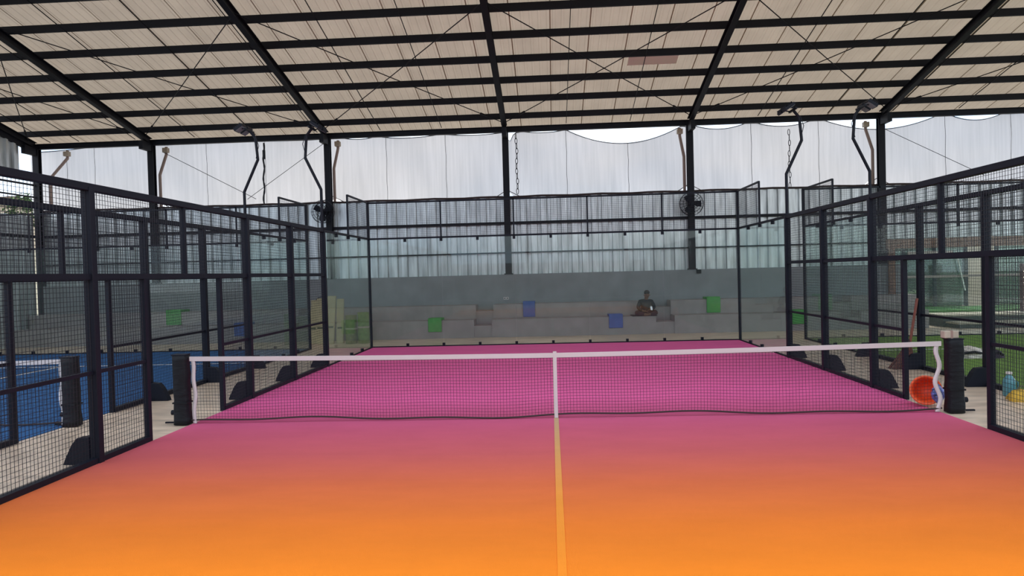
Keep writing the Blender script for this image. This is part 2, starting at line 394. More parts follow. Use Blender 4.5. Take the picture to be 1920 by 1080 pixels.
# ropes and chains
def cable(px, z0, z1, lab, two):
    t = thing('hanging_chain' if two else 'hanging_rope', lab, 'chain' if two else 'rope', (px, 14.4, z0))
    if two:
        n = int((z1-z0)/.16)
        for k in range(n):
            zc = z0+(k+.5)*(z1-z0)/n; a = PI/2*(k % 2)*.6+.2
            MB().tube([(px+.012*math.sin(k)+.038*math.sin(u)*math.cos(a), 14.4+.038*math.sin(u)*math.sin(a), zc+.10*math.cos(u)) for u in [2*PI*i/10 for i in range(10)]], .011, 5, closed=True).build('link', WIRE, t)
    else:
        pts = [(px+.02*math.sin(k*.8)-.002*k, 14.4, z1+(z0-z1)*k/24) for k in range(25)]
        MB().tube(pts, [.022+.012*abs(math.sin(k*1.9)) for k in range(25)], 6).build('strand', WIRE, t)
        MB().tube([(px, 14.4, z1-.55), (px, 14.4, z1-.25)], .05, 7).build('knot', WIRE, t)
cable(-9.62, 4.5, 6.6, 'dark knotted rope hanging over the netting left of the left fan', False)
cable(-1.06, 4.6, 6.6, 'dark twisted chain hanging beside the central column', True)
cable(7.83, 4.5, 6.4, 'looped chain hanging behind the light pole on the right fence', True)

# ------------------------------------------------------------------ bleacher along the back wall
bl = thing('bleacher', 'long two-tier grey concrete bleacher along the back wall', 'bleacher', (0, 12.5, 0))
NOT = [(-7.9, .56), (-2.15, .56), (3.42, .56), (8.95, .56)]
def tier(y0, y1, z, zs):
    edges = [-17.2]+[v for c, wd in NOT for v in (c-wd/2, c+wd/2)]+[11.2]
    b = MB()
    for i in range(0, len(edges), 2): b.box(edges[i], edges[i+1], y0, y1, 0, z)
    b.build('tier', BENCH, bl)
    for c, wd in NOT: MB().box(c-wd/2, c+wd/2, y0+.05, y1, 0, zs).build('stair_block', BENCH, bl)
tier(12.5, 13.2, .55, .36); tier(13.2, 13.895, .98, .78)

def seat_mat(x, tr, m, lab, wd=.42, hang=None):
    y0, z = (12.5, .55) if tr == 1 else (13.2, .98)
    hang = hang or (.34 if tr == 1 else .41)
    t = thing('seat_mat', lab, 'mat', (x, y0, z), group='coloured mats draped over the bleacher')
    pr = [(x-wd/2, y0+.55, z+.002), (x-wd/2, y0+.55, z+.075), (x-wd/2, y0-.02, z+.085), (x-wd/2, y0-.055, z+.05), (x-wd/2, y0-.045, z-hang), (x-wd/2, y0-.006, z-hang), (x-wd/2, y0-.006, z+.002)]
    MB().prism(pr, (wd, 0, 0)).build('padding', m, t, bevel=.012)
    MB().box(x-wd/2+.02, x+wd/2-.02, y0-.052, y0-.044, z-.01, z+.005).build('seam', m, t)
seat_mat(-3.64, 1, GRNM, 'green mat on the lower tier left of the stair notch')
seat_mat(-.74, 2, BLUM, 'blue mat on the upper tier right of the wall socket', .38)
seat_mat(1.92, 1, BLUM, 'blue mat on the lower tier beside the seated person')
seat_mat(5.02, 2, GRNM, 'green mat on the upper tier right of the seated person')
seat_mat(7.42, 1, GRNM, 'green mat on the lower tier seen through the gap beside the right corner post', .45)
seat_mat(-12.3, 2, GRNM, 'green mat on the upper tier behind the blue court', .5)
seat_mat(-9.77, 1, BLUM, 'blue mat on the lower tier behind the blue court')
t = thing('wall_socket', 'white double wall socket on the grey wall above the bleacher', 'socket', (-1.5, 13.9, 1.15))
for dx in (-.045, .045):
    MB().box(-1.5+dx-.04, -1.5+dx+.04, 13.87, 13.9, 1.11, 1.19).build('plate', WHITE, t, bevel=.004)
    MB().lathe((-1.5+dx, 13.868, 1.15), [(0, 0), (.022, 0), (.022, .01)], 10, 'y').build('outlet', RISER, t)
o = MB().box(4.66, 4.8, 13.8, 13.9, 1.80, 1.92).build('junction_box', PAD, bevel=.01); tag(o, 'small black box at the foot of the column with the right fan', 'box')

# ------------------------------------------------------------------ fence pieces
WC = {}
def wire_panel(Lh, H, parent, loc, along, pitch=.05, wr=.0045):
    key = (round(Lh, 3), round(H, 3), along)
    if key not in WC:
        b = MB(); r = wr/2
        def P(u, v, n): return (u, n, v) if along == 'x' else (n, u, v)
        n = max(1, round(Lh/pitch)); mz = max(1, round(H/pitch))
        for i in range(1, n):
            u = Lh*i/n; b.add([P(u-r, 0, 0), P(u+r, 0, 0), P(u, 0, 2*r), P(u-r, H, 0), P(u+r, H, 0), P(u, H, 2*r)], [(0, 1, 4, 3), (1, 2, 5, 4), (2, 0, 3, 5)])
        for i in range(1, mz):
            v = H*i/mz; b.add([P(0, v-r, 0), P(0, v+r, 0), P(0, v, -2*r), P(Lh, v-r, 0), P(Lh, v+r, 0), P(Lh, v, -2*r)], [(0, 1, 4, 3), (1, 2, 5, 4), (2, 0, 3, 5)])
        WC[key] = b.mesh('wire_mesh')
    return place(WC[key], 'wire_mesh', WIRE, parent, loc=loc)
footm = {}
def foot(parent, x, y, out, post):
    if out not in footm:
        o_ = out
        footm[out] = MB().prism([(0, -.06, 0), (.30*o_, -.06, 0), (.28*o_, -.06, .06), (.20*o_, -.06, .22), (.14*o_, -.06, .29), (0, -.06, .30)], (0, .12, 0)).mesh('foot')
    place(footm[out], 'foot', STEEL, post, loc=(x+.05*out, y, 0), bevel=.006)
clampm = MB().box(-.035, .035, -.03, .03, -.045, .045).mesh('clamp')
def side_fence(x, out, label, tall_corner=True):
    t = thing('side_fence', label, 'fence', (x, 0, 0))
    for y in (6, 4, 2, -2, -4, -6):
        p = MB().box(x-.055, x+.055, y-.045, y+.045, .0, 3.0).build('post', STEEL, t, bevel=.006)
        foot(p, x, y, out, p)
    MB().box(x-.03, x+.03, 9.95, 10.01, 0, 4.0).build('corner_post', STEEL, t)
    MB().box(x-.02, x+.02, 7.98, 8.02, 3.0, 4.0).build('corner_post', STEEL, t)
    for y in (1, -1): MB().box(x-.03, x+.03, y-.035, y+.035, 0, 2.03).build('door_post', STEEL, t)
    MB().box(x-.03, x+.03, -.03, .03, 2.03, 3).build('mullion', STEEL, t)
    MB().box(x-.045, x+.045, -6, 6.05, 2.96, 3.04).build('top_rail', STEEL, t, bevel=.006)
    MB().box(x-.025, x+.025, 6, 10, 2.975, 3.025).build('top_rail', STEEL, t)
    MB().box(x-.02, x+.02, 8, 10, 3.97, 4.01).build('top_rail', STEEL, t)
    MB().box(x-.035, x+.035, -6, 6, 2.0, 2.065).build('middle_rail', STEEL, t)
    for a, b_ in ((1, 6), (-6, -1)):
        MB().box(x-.02, x+.02, a, b_, .975, 1.015).build('lower_rail', STEEL, t)
        MB().box(x-.04, x+.04, a, b_, .0, .07).build('bottom_rail', STEEL, t)
    MB().box(x-.02, x+.02, 6, 10, .0, .03).build('bottom_rail', STEEL, t)
    for a in (-6, -4, -2, 0, 2, 4): wire_panel(2, .94, t, (x, a, 2.04), 'y')
    for a, l in ((-6, 2), (-4, 2), (-2, 1), (1, 1), (2, 2), (4, 2)): wire_panel(l, 1.98, t, (x, a, .04), 'y')
    wire_panel(2, .96, t, (x, 8, 3.01), 'y')
    for a in (6.06, 8.01):
        MB().box(x-.005, x+.005, a, a+1.93, .03, 2.97).build('glass_pane', GLASS, t)
    for a in (7, 8, 9):
        place(clampm, 'clamp', STEEL, t, loc=(x, a, 2.95)); place(clampm, 'clamp', STEEL, t, loc=(x, a, .05))
    return t
side_fence(-5, -1, 'black mesh and glass fence along the left edge of the pink court')
side_fence(5, 1, 'black mesh and glass fence along the right edge of the pink court')
side_fence(-6.72, 1, 'black mesh and glass fence on the near edge of the blue court')
side_fence(6.72, -1, 'black mesh and glass fence on the near edge of the green court')
pn = MB().box(.006, 1.994, -.005, .005, .03, 2.97).mesh('glass_pane')
def back_fence(cx, label):
    t = thing('back_glass_wall', label, 'glass wall', (cx, 10.03, 0))
    for i in range(5):
        place(pn, 'glass_pane', GLASS, t, loc=(cx-5+2*i, 10.04, 0)); wire_panel(2, .96, t, (cx-5+2*i, 10.04, 3.01), 'x')
    for z, h, nm in ((.0, .035, 'bottom_rail'), (2.975, .05, 'middle_rail'), (3.965, .045, 'top_rail')):
        MB().box(cx-5, cx+5, 10.02, 10.06, z, z+h).build(nm, STEEL, t)
    for i in range(6):
        MB().box(cx-5+2*i-.02, cx-5+2*i+.02, 10.02, 10.06, 3.0, 4.0).build('mullion', STEEL, t)
    for sx in (-5, 5): MB().box(cx+sx-.012, cx+sx+.012, 10.02, 10.05, .03, 3).build('edge_strip', STEEL, t)
    for i in range(1, 10):
        place(clampm, 'clamp', STEEL, t, loc=(cx-5+i, 10.02, 2.94)); place(clampm, 'clamp', STEEL, t, loc=(cx-5+i, 10.02, .06))
back_fence(0, 'glass back wall of the pink court with a mesh band on top')
back_fence(-11.72, 'glass back wall of the blue court with a mesh band on top')
back_fence(11.72, 'glass back wall of the green court with a mesh band on top')

# ------------------------------------------------------------------ light poles
def light_pole(x, out, label):
    t = thing('light_pole', label, 'lamp', (x, 6, 3.04), group='floodlight poles on the court fences')
    MB().tube([(x, 6, 3.04), (x, 6, 3.9), (x+.33*out, 6, 4.6), (x+.29*out, 6, 5.08), (x+.18*out, 6, 5.22)], .033, 8).build('pole', STEEL, t)
    MB().box(x-.07, x+.07, 5.93, 6.07, 3.04, 3.06).build('base_plate', STEEL, t)
    MB().bar((x+.16*out, 5.78, 5.24), (x+.16*out, 6.22, 5.24), .04, .04).build('crossarm', STEEL, t)
    MB().tube([(x+.30*out, 5.97, 4.62), (x+.37*out, 5.97, 4.9), (x+.30*out, 5.97, 5.1)], .008, 5).build('cable', WIRE, t)
    for yy in (5.84, 6.16):
        c = Vector((x+.02*out, yy, 5.27)); ang = math.radians(-34)*out
        ca, sa = math.cos(ang), math.sin(ang)
        def R(p): return (c.x+p[0]*ca+p[2]*sa, c.y+p[1], c.z-p[0]*sa+p[2]*ca)
        b = MB().box(-.11, .11, -.12, .12, -.03, .03)
        for k in range(5): b.box(-.09+.04*k, -.08+.04*k, -.11, .11, .03, .065)
        b.v = [R(p) for p in b.v]; h = b.build('lamp_head', STEEL, t)
        g = MB().box(-.095, .095, -.105, .105, -.036, -.03); g.v = [R(p) for p in g.v]; g.build('lens', LAMPG, h)
        MB().bar((x+.16*out, yy, 5.24), tuple(c), .03, .02).build('bracket', STEEL, t)
light_pole(-5, -1, 'bent black floodlight pole on the left fence of the pink court')
light_pole(5, 1, 'bent black floodlight pole on the right fence of the pink court')
light_pole(-6.72, 1, 'bent black floodlight pole on the fence of the blue court')
light_pole(6.72, -1, 'bent black floodlight pole on the fence of the green court')

# ------------------------------------------------------------------ nets
def court_net(cx, hw, label, ze=.905, zc=.855):
    t = thing('court_net', label, 'net', (cx, 0, 0))
    def top(u): return zc+(ze-zc)*(abs(u)/hw)**1.6
    def bot(u): return .055+.02*math.sin(u*1.3)+.012*math.sin(u*3.7+1)
    b = MB(); r = .0017; n = round(2*hw/.042)
    for i in range(n+1):
        u = -hw+2*hw*i/n; zt = top(u); zb = bot(u); w1 = .008*math.sin(u*2.3)
        b.add([(cx+u-r, 0, zt), (cx+u+r, 0, zt), (cx+u, 2*r, zt), (cx+u-r+w1, 0, zb), (cx+u+r+w1, 0, zb), (cx+u+w1, 2*r, zb)], [(0, 1, 4, 3), (1, 2, 5, 4), (2, 0, 3, 5)])
    for j in range(1, 20):
        k = 60; vs = []; fs = []
        for i in range(k+1):
            u = -hw+2*hw*i/k; z = bot(u)+(top(u)-bot(u))*j/20
            vs += [(cx+u, 0, z-r), (cx+u, 0, z+r), (cx+u, 2*r, z)]
            if i:
                a = 3*(i-1); fs += [(a, a+1, a+4, a+3), (a+1, a+2, a+5, a+4), (a+2, a, a+3, a+5)]
        b.add(vs, fs)
    b.build('netting', WIRE, t, kind='stuff')
    k = 40; vs = []; fs = []
    for i in range(k+1):
        u = -hw+2*hw*i/k; z = top(u)
        vs += [(cx+u, -.012, z-.035), (cx+u, -.012, z+.025), (cx+u, .012, z+.025), (cx+u, .012, z-.035)]
        if i:
            a = 4*(i-1); fs += [(a, a+4, a+5, a+1), (a+1, a+5, a+6, a+2), (a+2, a+6, a+7, a+3), (a+3, a+7, a+4, a)]
    MB().add(vs, fs).build('top_band', WHITE, t, label='white tape along the top')
    MB().tube([(cx-hw+2*hw*i/60, 0, bot(-hw+2*hw*i/60)) for i in range(61)], .012, 6).build('bottom_cord', DARKBR, t)
    MB().box(cx-.024, cx+.024, -.018, .018, .02, zc+.045).build('centre_strap', WHITE, t, label='white centre strap')
    for s in (-1, 1):
        amp = .028 if s > 0 and cx == 0 else .010
        vs = []; fs = []; k = 26
        for i in range(k+1):
            q = i/k; z = .90-.88*q; u = s*(hw-.035-amp*math.sin(q*PI*4.2+.4)-.02*math.sin(q*PI))
            vs += [(cx+u-.026, -.006, z), (cx+u+.026, -.012, z), (cx+u+.026, .008, z), (cx+u-.026, .008, z)]
            if i:
                a = 4*(i-1); fs += [(a, a+1, a+5, a+4), (a+1, a+2, a+6, a+5), (a+2, a+3, a+7, a+6), (a+3, a, a+4, a+7)]
        MB().add(vs, fs).build('side_band', WHITE, t, smooth=True, label='loose white side tape')
court_net(0, 4.97, 'black court net with white tape across the pink court')
court_net(-11.72, 4.97, 'black court net with white tape across the blue court')
def net_post(x, lab, h=.95, crank=True):
    t = thing('net_post', lab, 'post', (x, 0, 0), group='padded net posts')
    b = MB(); n = 14; wd, dp = .092, .08
    for i in range(n+1):
        z = .012+(h-.012)*i/n; k = 1+.018*math.sin(i*1.9+x)+(.10 if i < 3 else 0)*(3-i)/3; sh = .004*math.sin(i*1.3+x)
        for sx, sy in ((-1, -.8), (-.8, -1), (.8, -1), (1, -.8), (1, .8), (.8, 1), (-.8, 1), (-1, .8)):
            b.v.append((x+sh+sx*wd*k, sy*dp*k, z))
    for i in range(n):
        for j in range(8): b.f.append((i*8+j, i*8+(j+1) % 8, (i+1)*8+(j+1) % 8, (i+1)*8+j))
    b.f.append(tuple(range(8))[::-1]); b.f.append(tuple(n*8+j for j in range(8)))
    b.build('padding', PAD, t, smooth=True)
    MB().box(x-.10, x+.09, -.08, .08, h+.001, h+.018).build('top_cap', STEEL, t, bevel=.004)
    for z in (.3,): MB().box(x-.10, x+.10, -.088, .088, z, z+.02).build('strap', PAD, t)
    if crank:
        s = 1 if x > 0 else -1
        MB().lathe((x+.115*s, 0, .17), [(0, 0), (.035, 0), (.035, .04*s), (0, .04*s)], 12, 'x').build('crank', STEEL, t)
        MB().bar((x+.08*s, .02, .03), (x+.26*s, .02, .03), .03, .02).build('foot_bar', STEEL, t)
net_post(-5.09, 'black padded net post at the left end of the pink court net')
net_post(5.13, 'black padded net post with a beige box on top')
net_post(-6.66, 'black padded net post of the blue court')
t = thing('small_box', 'small beige box lying on top of the right net post', 'box', (5.08, 0, .968))
MB().box(4.99, 5.17, -.055, .055, .969, 1.065).build('carton', BEIGE, t, bevel=.012)
MB().box(5.066, 5.094, -.058, .058, .967, 1.068).build('tape', mat('brown_tape', (.3, .2, .17)), t)

# ------------------------------------------------------------------ wall fans
def wall_fan(x, z, lab, yaw=0):
    t = thing('wall_fan', lab, 'fan', (x, 13.62, z), group='industrial fans on the wall columns')
    R = .37
    def ring(r, y): return [(x+r*math.cos(a), y, z+r*math.sin(a)) for a in [2*PI*i/28 for i in range(28)]]
    g = MB()
    for r, y in ((R, 13.60), (R, 13.70), (R*.75, 13.53), (R*.5, 13.50), (R*.25, 13.49)): g.tube(ring(r, y), .008, 5, closed=True)
    for i in range(20):
        a = 2*PI*i/20; g.tube([(x+R*q*math.cos(a), y, z+R*q*math.sin(a)) for q, y in ((.12, 13.49), (.6, 13.51), (.9, 13.56), (1, 13.60), (1, 13.70), (.5, 13.74), (.15, 13.75))], .0045, 4)
    g.build('guard', STEEL, t)
    for i in range(3):
        a = 2*PI*i/3+yaw; bb = MB(); vs = []
        for rr, w_, tw in ((.06, .05, .04), (.18, .10, .035), (.31, .09, .02)):
            for sgn in (-1, 1):
                for th in (0, .006):
                    u = rr*math.cos(a)-sgn*w_*math.sin(a); v = rr*math.sin(a)+sgn*w_*math.cos(a)
                    vs.append((x+u, 13.63+sgn*tw+th, z+v))
        fs = [(0, 2, 3, 1), (8, 9, 11, 10)]
        for k in (0, 4): fs += [(k, k+4, k+6, k+2), (k+1, k+3, k+7, k+5), (k, k+1, k+5, k+4), (k+2, k+6, k+7, k+3)]
        bb.add(vs, fs).build('blade', STEEL, t)
    MB().lathe((x, 13.55, z), [(0, 0), (.05, 0), (.07, .03), (.07, .2), (.05, .25), (0, .25)], 14, 'y').build('motor', STEEL, t)
    MB().bar((x, 13.75, z), (x, 13.9, z-.05), .08, .08).build('bracket', STEEL, t)
wall_fan(-7.42, 4.14, 'black caged wall fan on the column behind the left fence', .5)
wall_fan(4.50, 4.02, 'black caged wall fan on the column right of the centre', .0)

# ------------------------------------------------------------------ seated person
def skin(name, verts, edges, radii, m, parent, root=0, sub=1):
    me = bpy.data.meshes.new(name); me.from_pydata(verts, edges, []); me.materials.append(m)
    o = bpy.data.objects.new(name, me); col.objects.link(o); o.parent = parent; o.matrix_parent_inverse = Matrix.Translation(-root_loc(parent))
    md = o.modifiers.new('skin', 'SKIN'); md.use_smooth_shade = True
    for i, r in enumerate(radii):
        sv = me.skin_vertices[0].data[i]; sv.radius = (r, r) if not isinstance(r, tuple) else r; sv.use_root = (i == root)
    s = o.modifiers.new('sub', 'SUBSURF'); s.levels = sub; s.render_levels = sub
    return o
px_, py_, pz_ = 2.86, 12.80, .55
def pp(x, y, z): return (px_+x, py_+y, pz_+z)
pe = thing('person', 'person in black sitting cross-legged on the lower tier, looking down to one side', 'person', (px_, py_, pz_))
V = [pp(0, 0, .11), pp(.01, -.03, .27), pp(.01, -.05, .42), pp(.02, -.07, .50), pp(.03, -.09, .56), pp(.045, -.11, .63), pp(.05, -.115, .69),
     pp(-.16, -.06, .43), pp(-.24, -.10, .25), pp(-.10, -.26, .15), pp(-.03, -.30, .14),
     pp(.18, -.07, .43), pp(.26, -.12, .26), pp(.16, -.27, .20), pp(.10, -.31, .20),
     pp(-.10, -.02, .09), pp(-.32, -.22, .10), pp(-.05, -.33, .05), pp(.05, -.36, .045),
     pp(.10, -.02, .09), pp(.33, -.20, .10), pp(.08, -.30, .05), pp(-.04, -.28, .04)]
Ed = [(0, 1), (1, 2), (2, 3), (3, 4), (4, 5), (5, 6), (2, 7), (7, 8), (8, 9), (9, 10), (2, 11), (11, 12), (12, 13), (13, 14), (0, 15), (15, 16), (16, 17), (17, 18), (0, 19), (19, 20), (20, 21), (21, 22)]
Rr = [.13, .12, .13, .055, .06, .088, .07, .055, .042, .030, .028, .055, .042, .030, .028, .09, .062, .042, .035, .09, .062, .042, .035]
skin('body', V, Ed, Rr, SKIN, pe, sub=2)
# shirt and trousers follow the same joints, a little larger
sv = [V[i] for i in (0, 1, 2, 3, 7, 8, 11, 12)]
skin('shirt', sv+[pp(-.12, -.25, .155), pp(.175, -.255, .205)], [(0, 1), (1, 2), (2, 3), (2, 4), (4, 5), (2, 6), (6, 7), (5, 8), (7, 9)], [.155, .145, .150, .062, .078, .062, .078, .062, .042, .042], SHIRT, pe, sub=2)
skin('trousers', [V[i] for i in (0, 15, 16, 17, 19, 20, 21)], [(0, 1), (1, 2), (2, 3), (0, 4), (4, 5), (5, 6)], [.145, .11, .082, .056, .11, .082, .056], TROUS, pe, sub=2)
hc = pp(.045, -.10, .665)
def blob(name, c, r, m, parent, cut=None, n=14, k=9):
    b = MB(); pr = [(math.sin(PI*i/k), -math.cos(PI*i/k)) for i in range(k+1)]
    b.lathe((0, 0, 0), pr, n); b.v = [(c[0]+v[0]*r[0], c[1]+v[1]*r[1]+(cut or 0)*max(0, v[2]), c[2]+v[2]*r[2]) for v in b.v]
    return b.build(name, m, parent, smooth=True)
blob('hair', (hc[0], hc[1]+.022, hc[2]+.045), (.088, .092, .078), HAIR, pe)
blob('nose', pp(.055, -.205, .625), (.012, .018, .018), SKIN, pe, n=8, k=5)
for s in (-1, 1):
    blob('eye', pp(.052+s*.03, -.193, .645), (.011, .008, .008), HAIR, pe, n=8, k=5); blob('ear', pp(.045+s*.088, -.10, .63), (.012, .02, .028), SKIN, pe, n=8, k=5)
MB().box(*[v for v in (px_+.035, px_+.075, py_-.205, py_-.197, pz_+.585, pz_+.592)]).build('mouth', TROUS, pe)
for hx, hy, hz, s in ((-.03, -.30, .14, 1), (.10, -.31, .20, -1)):
    for k in range(5):
        a = (k-2)*.018
        if k == 4: pts = [pp(hx-.02*s, hy, hz+.02), pp(hx+.01*s, hy-.03, hz+.045)]
        else: pts = [pp(hx, hy+a, hz), pp(hx+s*.045, hy+a-.012, hz-.005), pp(hx+s*(.07+.006*(k % 2)), hy+a-.014, hz-.03)]
        MB().tube(pts, [.010, .009, .008][:len(pts)], 6).build('finger', SKIN, pe)
o = MB().box(-.035, .035, -.006, .006, -.07, .07).build('phone', PAD, loc=pp(.135, -.365, .235), rot=(-.5, .1, .2), bevel=.004)
tag(o, 'small dark phone held by the seated person', 'phone')
MB().box(-.03, .03, -.0075, -.006, -.06, .06).build('screen', mat('screen', (.3, .33, .38), rough=.2, emit=(.5, .55, .62, .4)), o).matrix_parent_inverse = Matrix.Identity(4)
pm = thing('floor_mat', 'dark flat mat under the seated person on the lower tier', 'mat', (2.8, 12.75, .55))
# seat pad below the person
MB().box(2.42, 3.18, 12.47, 13.12, .551, .568).build('pad', PAD, pm, bevel=.006)

# ------------------------------------------------------------------ things behind the left corner
for i, (x, y, wd, h, tilt) in enumerate(((-7.2, 11.6, .22, 1.30, .10), (-6.93, 11.5, .30, 1.36, .08), (-6.64, 11.45, .26, 1.42, .12), (-6.36, 11.55, .22, 1.33, .06))):
    t = thing('foam_board', ['narrow cream foam board, leftmost behind the left corner post', 'wide cream foam board seen in the gap beside the left corner post', 'tallest cream foam board leaning behind the left corner glass', 'cream foam board next to the rolled green turf'][i], 'board', (x, y, 0), group='cream foam boards behind the left corner')
    MB().prism([(x-wd/2, y, .001), (x-wd/2, y+.06, .001), (x-wd/2, y+tilt*3+.06, h), (x-wd/2, y+tilt*3, h)], (wd, 0, 0)).build('board', CREAM, t, bevel=.015)
    MB().prism([(x-wd/2+.04, y-.008+tilt, h*.33), (x-wd/2+.04, y+tilt, h*.33), (x-wd/2+.04, y+tilt*1.15, h*.37), (x-wd/2+.04, y-.008+tilt*1.15, h*.37)], (wd-.08, 0, 0)).build('strap', OLIVE, t)
for i, (x, h) in enumerate(((-5.98, .84), (-5.61, .92))):
    t = thing('turf_roll', ['rolled green turf standing behind the left corner glass, beside the cream boards', 'taller rolled green turf standing nearest the left glass corner'][i], 'roll', (x, 11.5, 0), group='rolled turf')
    prof = [(.0, .0), (.17, 0), (.175, h*.3), (.165, h*.7), (.17, h), (.13, h), (.12, h-.05), (.08, h-.05), (.07, h), (0, h)]
    MB().lathe((x, 11.5, .001), prof, 18).build('turf', mat('rolled_turf', (.15, .24, .06) if i else (.18, .20, .08), rough=.95, var=.3, scale=12), t, smooth=True)
    MB().lathe((x, 11.5, h*.5), [(.172, 0), (.178, .01), (.178, .04), (.172, .05)], 18).build('strap', BEIGE, t)
t = thing('canvas_bag', 'olive canvas bag on the upper tier above the cream boards', 'bag', (-8.0+.55, 13.55, .98))
b = MB(); n = 12
for i in range(7):
    q = i/6; k = [.9, 1, 1.02, .98, .9, .7, .35][i]
    for j in range(n):
        a = 2*PI*j/n; b.v.append((-7.45+.36*k*math.copysign(abs(math.cos(a))**.6, math.cos(a)), 13.55+.2*k*math.copysign(abs(math.sin(a))**.6, math.sin(a)), .981+.3*q+.02*math.sin(3*a)*q))
for i in range(6):
    for j in range(n): b.f.append((i*n+j, i*n+(j+1) % n, (i+1)*n+(j+1) % n, (i+1)*n+j))
b.f.append(tuple(6*n+j for j in range(n))); b.build('sack', OLIVE, t, smooth=True)
MB().tube([(-7.45+.2*math.cos(a), 13.4, 1.24+.12*math.sin(a)) for a in [PI*i/8 for i in range(9)]], .012, 6).build('handle', PAD, t)

# ------------------------------------------------------------------ things on the right
# orange basket tipped on its side, blue bag inside
t = thing('laundry_basket', 'orange plastic basket tipped over beside the right net post', 'basket', (5.02, .52, .2))
def tipped(pts):
    c = Vector((5.03, .50, .215)); M3 = Matrix.Rotation(math.radians(-28), 3, 'Z') @ Matrix.Rotation(math.radians(82), 3, 'X')
    return [tuple(c+M3 @ (Vector(p)*.84)) for p in pts]
b = MB().lathe((0, 0, 0), [(0, -.19), (.165, -.19), (.175, -.17), (.215, .15), (.235, .155), (.235, .17), (.21, .172), (.195, .15), (.16, -.17), (0, -.17)], 28)
b.v = tipped(b.v); bk = b.build('tub', ORANGE, t, smooth=True)
for zz, rr in ((.08, .212), (-.02, .197), (-.10, .186)):
    b = MB(); b.tube([(rr*math.cos(a), rr*math.sin(a), zz) for a in [2*PI*i/28 for i in range(28)]], .007, 5, closed=True); b.v = tipped(b.v); b.build('rib', ORANGE, t)
for k in range(14):
    a = 2*PI*k/14; b = MB(); b.tube([(.172*math.cos(a), .172*math.sin(a), -.18), (.214*math.cos(a), .214*math.sin(a), .15)], .006, 5); b.v = tipped(b.v); b.build('rib', ORANGE, t)
t = thing('plastic_bag', 'crumpled blue and white plastic bag inside the orange basket', 'bag', (5.08, .36, .12))
random.seed(3); b = MB(); n = 16
for i in range(9):
    q = i/8
    for j in range(n):
        a = 2*PI*j/n; r = .085*math.sin(PI*min(.97, q*.92+.06))*(1+.28*math.sin(4*a+i*1.3)*q+.12*random.uniform(-1, 1)); b.v.append((5.08+r*math.cos(a), .30+r*.8*math.sin(a), .07+.26*q))
for i in range(8):
    for j in range(n): b.f.append((i*n+j, i*n+(j+1) % n, (i+1)*n+(j+1) % n, (i+1)*n+j))
b.f.append(tuple(8*n+j for j in range(n))); b.f.append(tuple(range(n))[::-1])
b.build('bag', mat('blue_white_film', (.12, .16, .45), rough=.35, var=.8, scale=22), t)
# broom
t = thing('broom', 'brown long-handled broom leaning on the fence of the green court', 'broom', (6.45, 4.1, 0))
MB().tube([(6.52, 4.02, .42), (6.64, 3.96, 1.30)], .024, 8).build('handle', mat('red_brown_stick', (.22, .07, .05), rough=.6), t)
b = MB()
for k in range(70):
    a = random.uniform(-1, 1); c = random.uniform(-1, 1)
    b.tube([(6.52+.02*a, 4.02+.02*c, .50), (6.48+.10*a, 4.04+.04*c, .28), (6.43+.24*a, 4.06+.08*c, .005)], [.014, .019, .016], 4)
b.build('bristles', BRIST, t, kind='stuff')
MB().lathe((6.515, 4.02, .42), [(.028, 0), (.036, .03), (.03, .1), (.018, .13)], 10).build('binding', DARKBR, t)
# bundle of cloth on the green turf
def heap(name, lab, cat, c, r, m, seed, grp=None):
    random.seed(seed); t = thing(name, lab, cat, c, group=grp); b = MB(); n = 22; K = 8
    ph = [random.uniform(0, 6) for _ in range(4)]
    for i in range(K+1):
        q = i/K; rr = math.cos(q*PI/2)**.7 if q < 1 else .02; zz = math.sin(q*PI/2)
        for j in range(n):
            a = 2*PI*j/n; k = 1+.14*math.sin(3*a+ph[0]+q*2)+.09*math.sin(5*a+ph[1])+.06*math.sin(9*a+ph[2]+3*q)
            b.v.append((c[0]+r[0]*rr*k*math.cos(a), c[1]+r[1]*rr*k*math.sin(a), c[2]+r[2]*zz*(1+.25*math.sin(4*a+ph[3])*(1-q))+.001))
    for i in range(K):
        for j in range(n): b.f.append((i*n+j, i*n+(j+1) % n, (i+1)*n+(j+1) % n, (i+1)*n+j))
    b.build('fabric', m, t, smooth=True); return t
t = heap('cloth_bundle', 'crumpled pale cloth heap lying on the green turf', 'cloth', (8.35, 5.5, .013), (.32, .32, .22), mat('pale_cloth', (.60, .56, .50), rough=.9, var=.35, scale=9), 5)
MB().tube([(8.08, 5.2, .12), (8.35, 5.18, .15), (8.55, 5.25, .10)], .03, 6).build('strap', PAD, t)
t = heap('jacket', 'dark purple jacket dropped beside the pale cloth heap', 'jacket', (8.78, 5.35, .013), (.17, .2, .16), mat('purple_black', (.05, .035, .06), rough=.9, var=.4, scale=9), 9)
MB().tube([(8.66, 5.17, .11), (8.78, 5.14, .15), (8.9, 5.2, .08)], .022, 6).build('sleeve', PAD, t)
t = heap('yellow_sack', 'yellow sack lying in the aisle by the green court fence', 'sack', (6.46, .78, .0), (.18, .18, .15), YEL, 11)
MB().tube([(6.46+.05*math.cos(a), .78, .15+.05*math.sin(a)) for a in [PI*i/6 for i in range(7)]], .01, 5).build('tie', OLIVE, t)
t = thing('water_jug', 'teal plastic water jug standing behind the yellow sack', 'jug', (6.50, 1.12, 0))
MB().lathe((6.50, 1.12, .001), [(0, 0), (.07, 0), (.08, .02), (.08, .20), (.07, .25), (.04, .29), (.03, .30), (.03, .33), (0, .33)], 18).build('body', TEAL, t, smooth=True)
MB().lathe((6.50, 1.12, .32), [(0, 0), (.04, 0), (.04, .03), (0, .03)], 12).build('cap', WHITE, t)
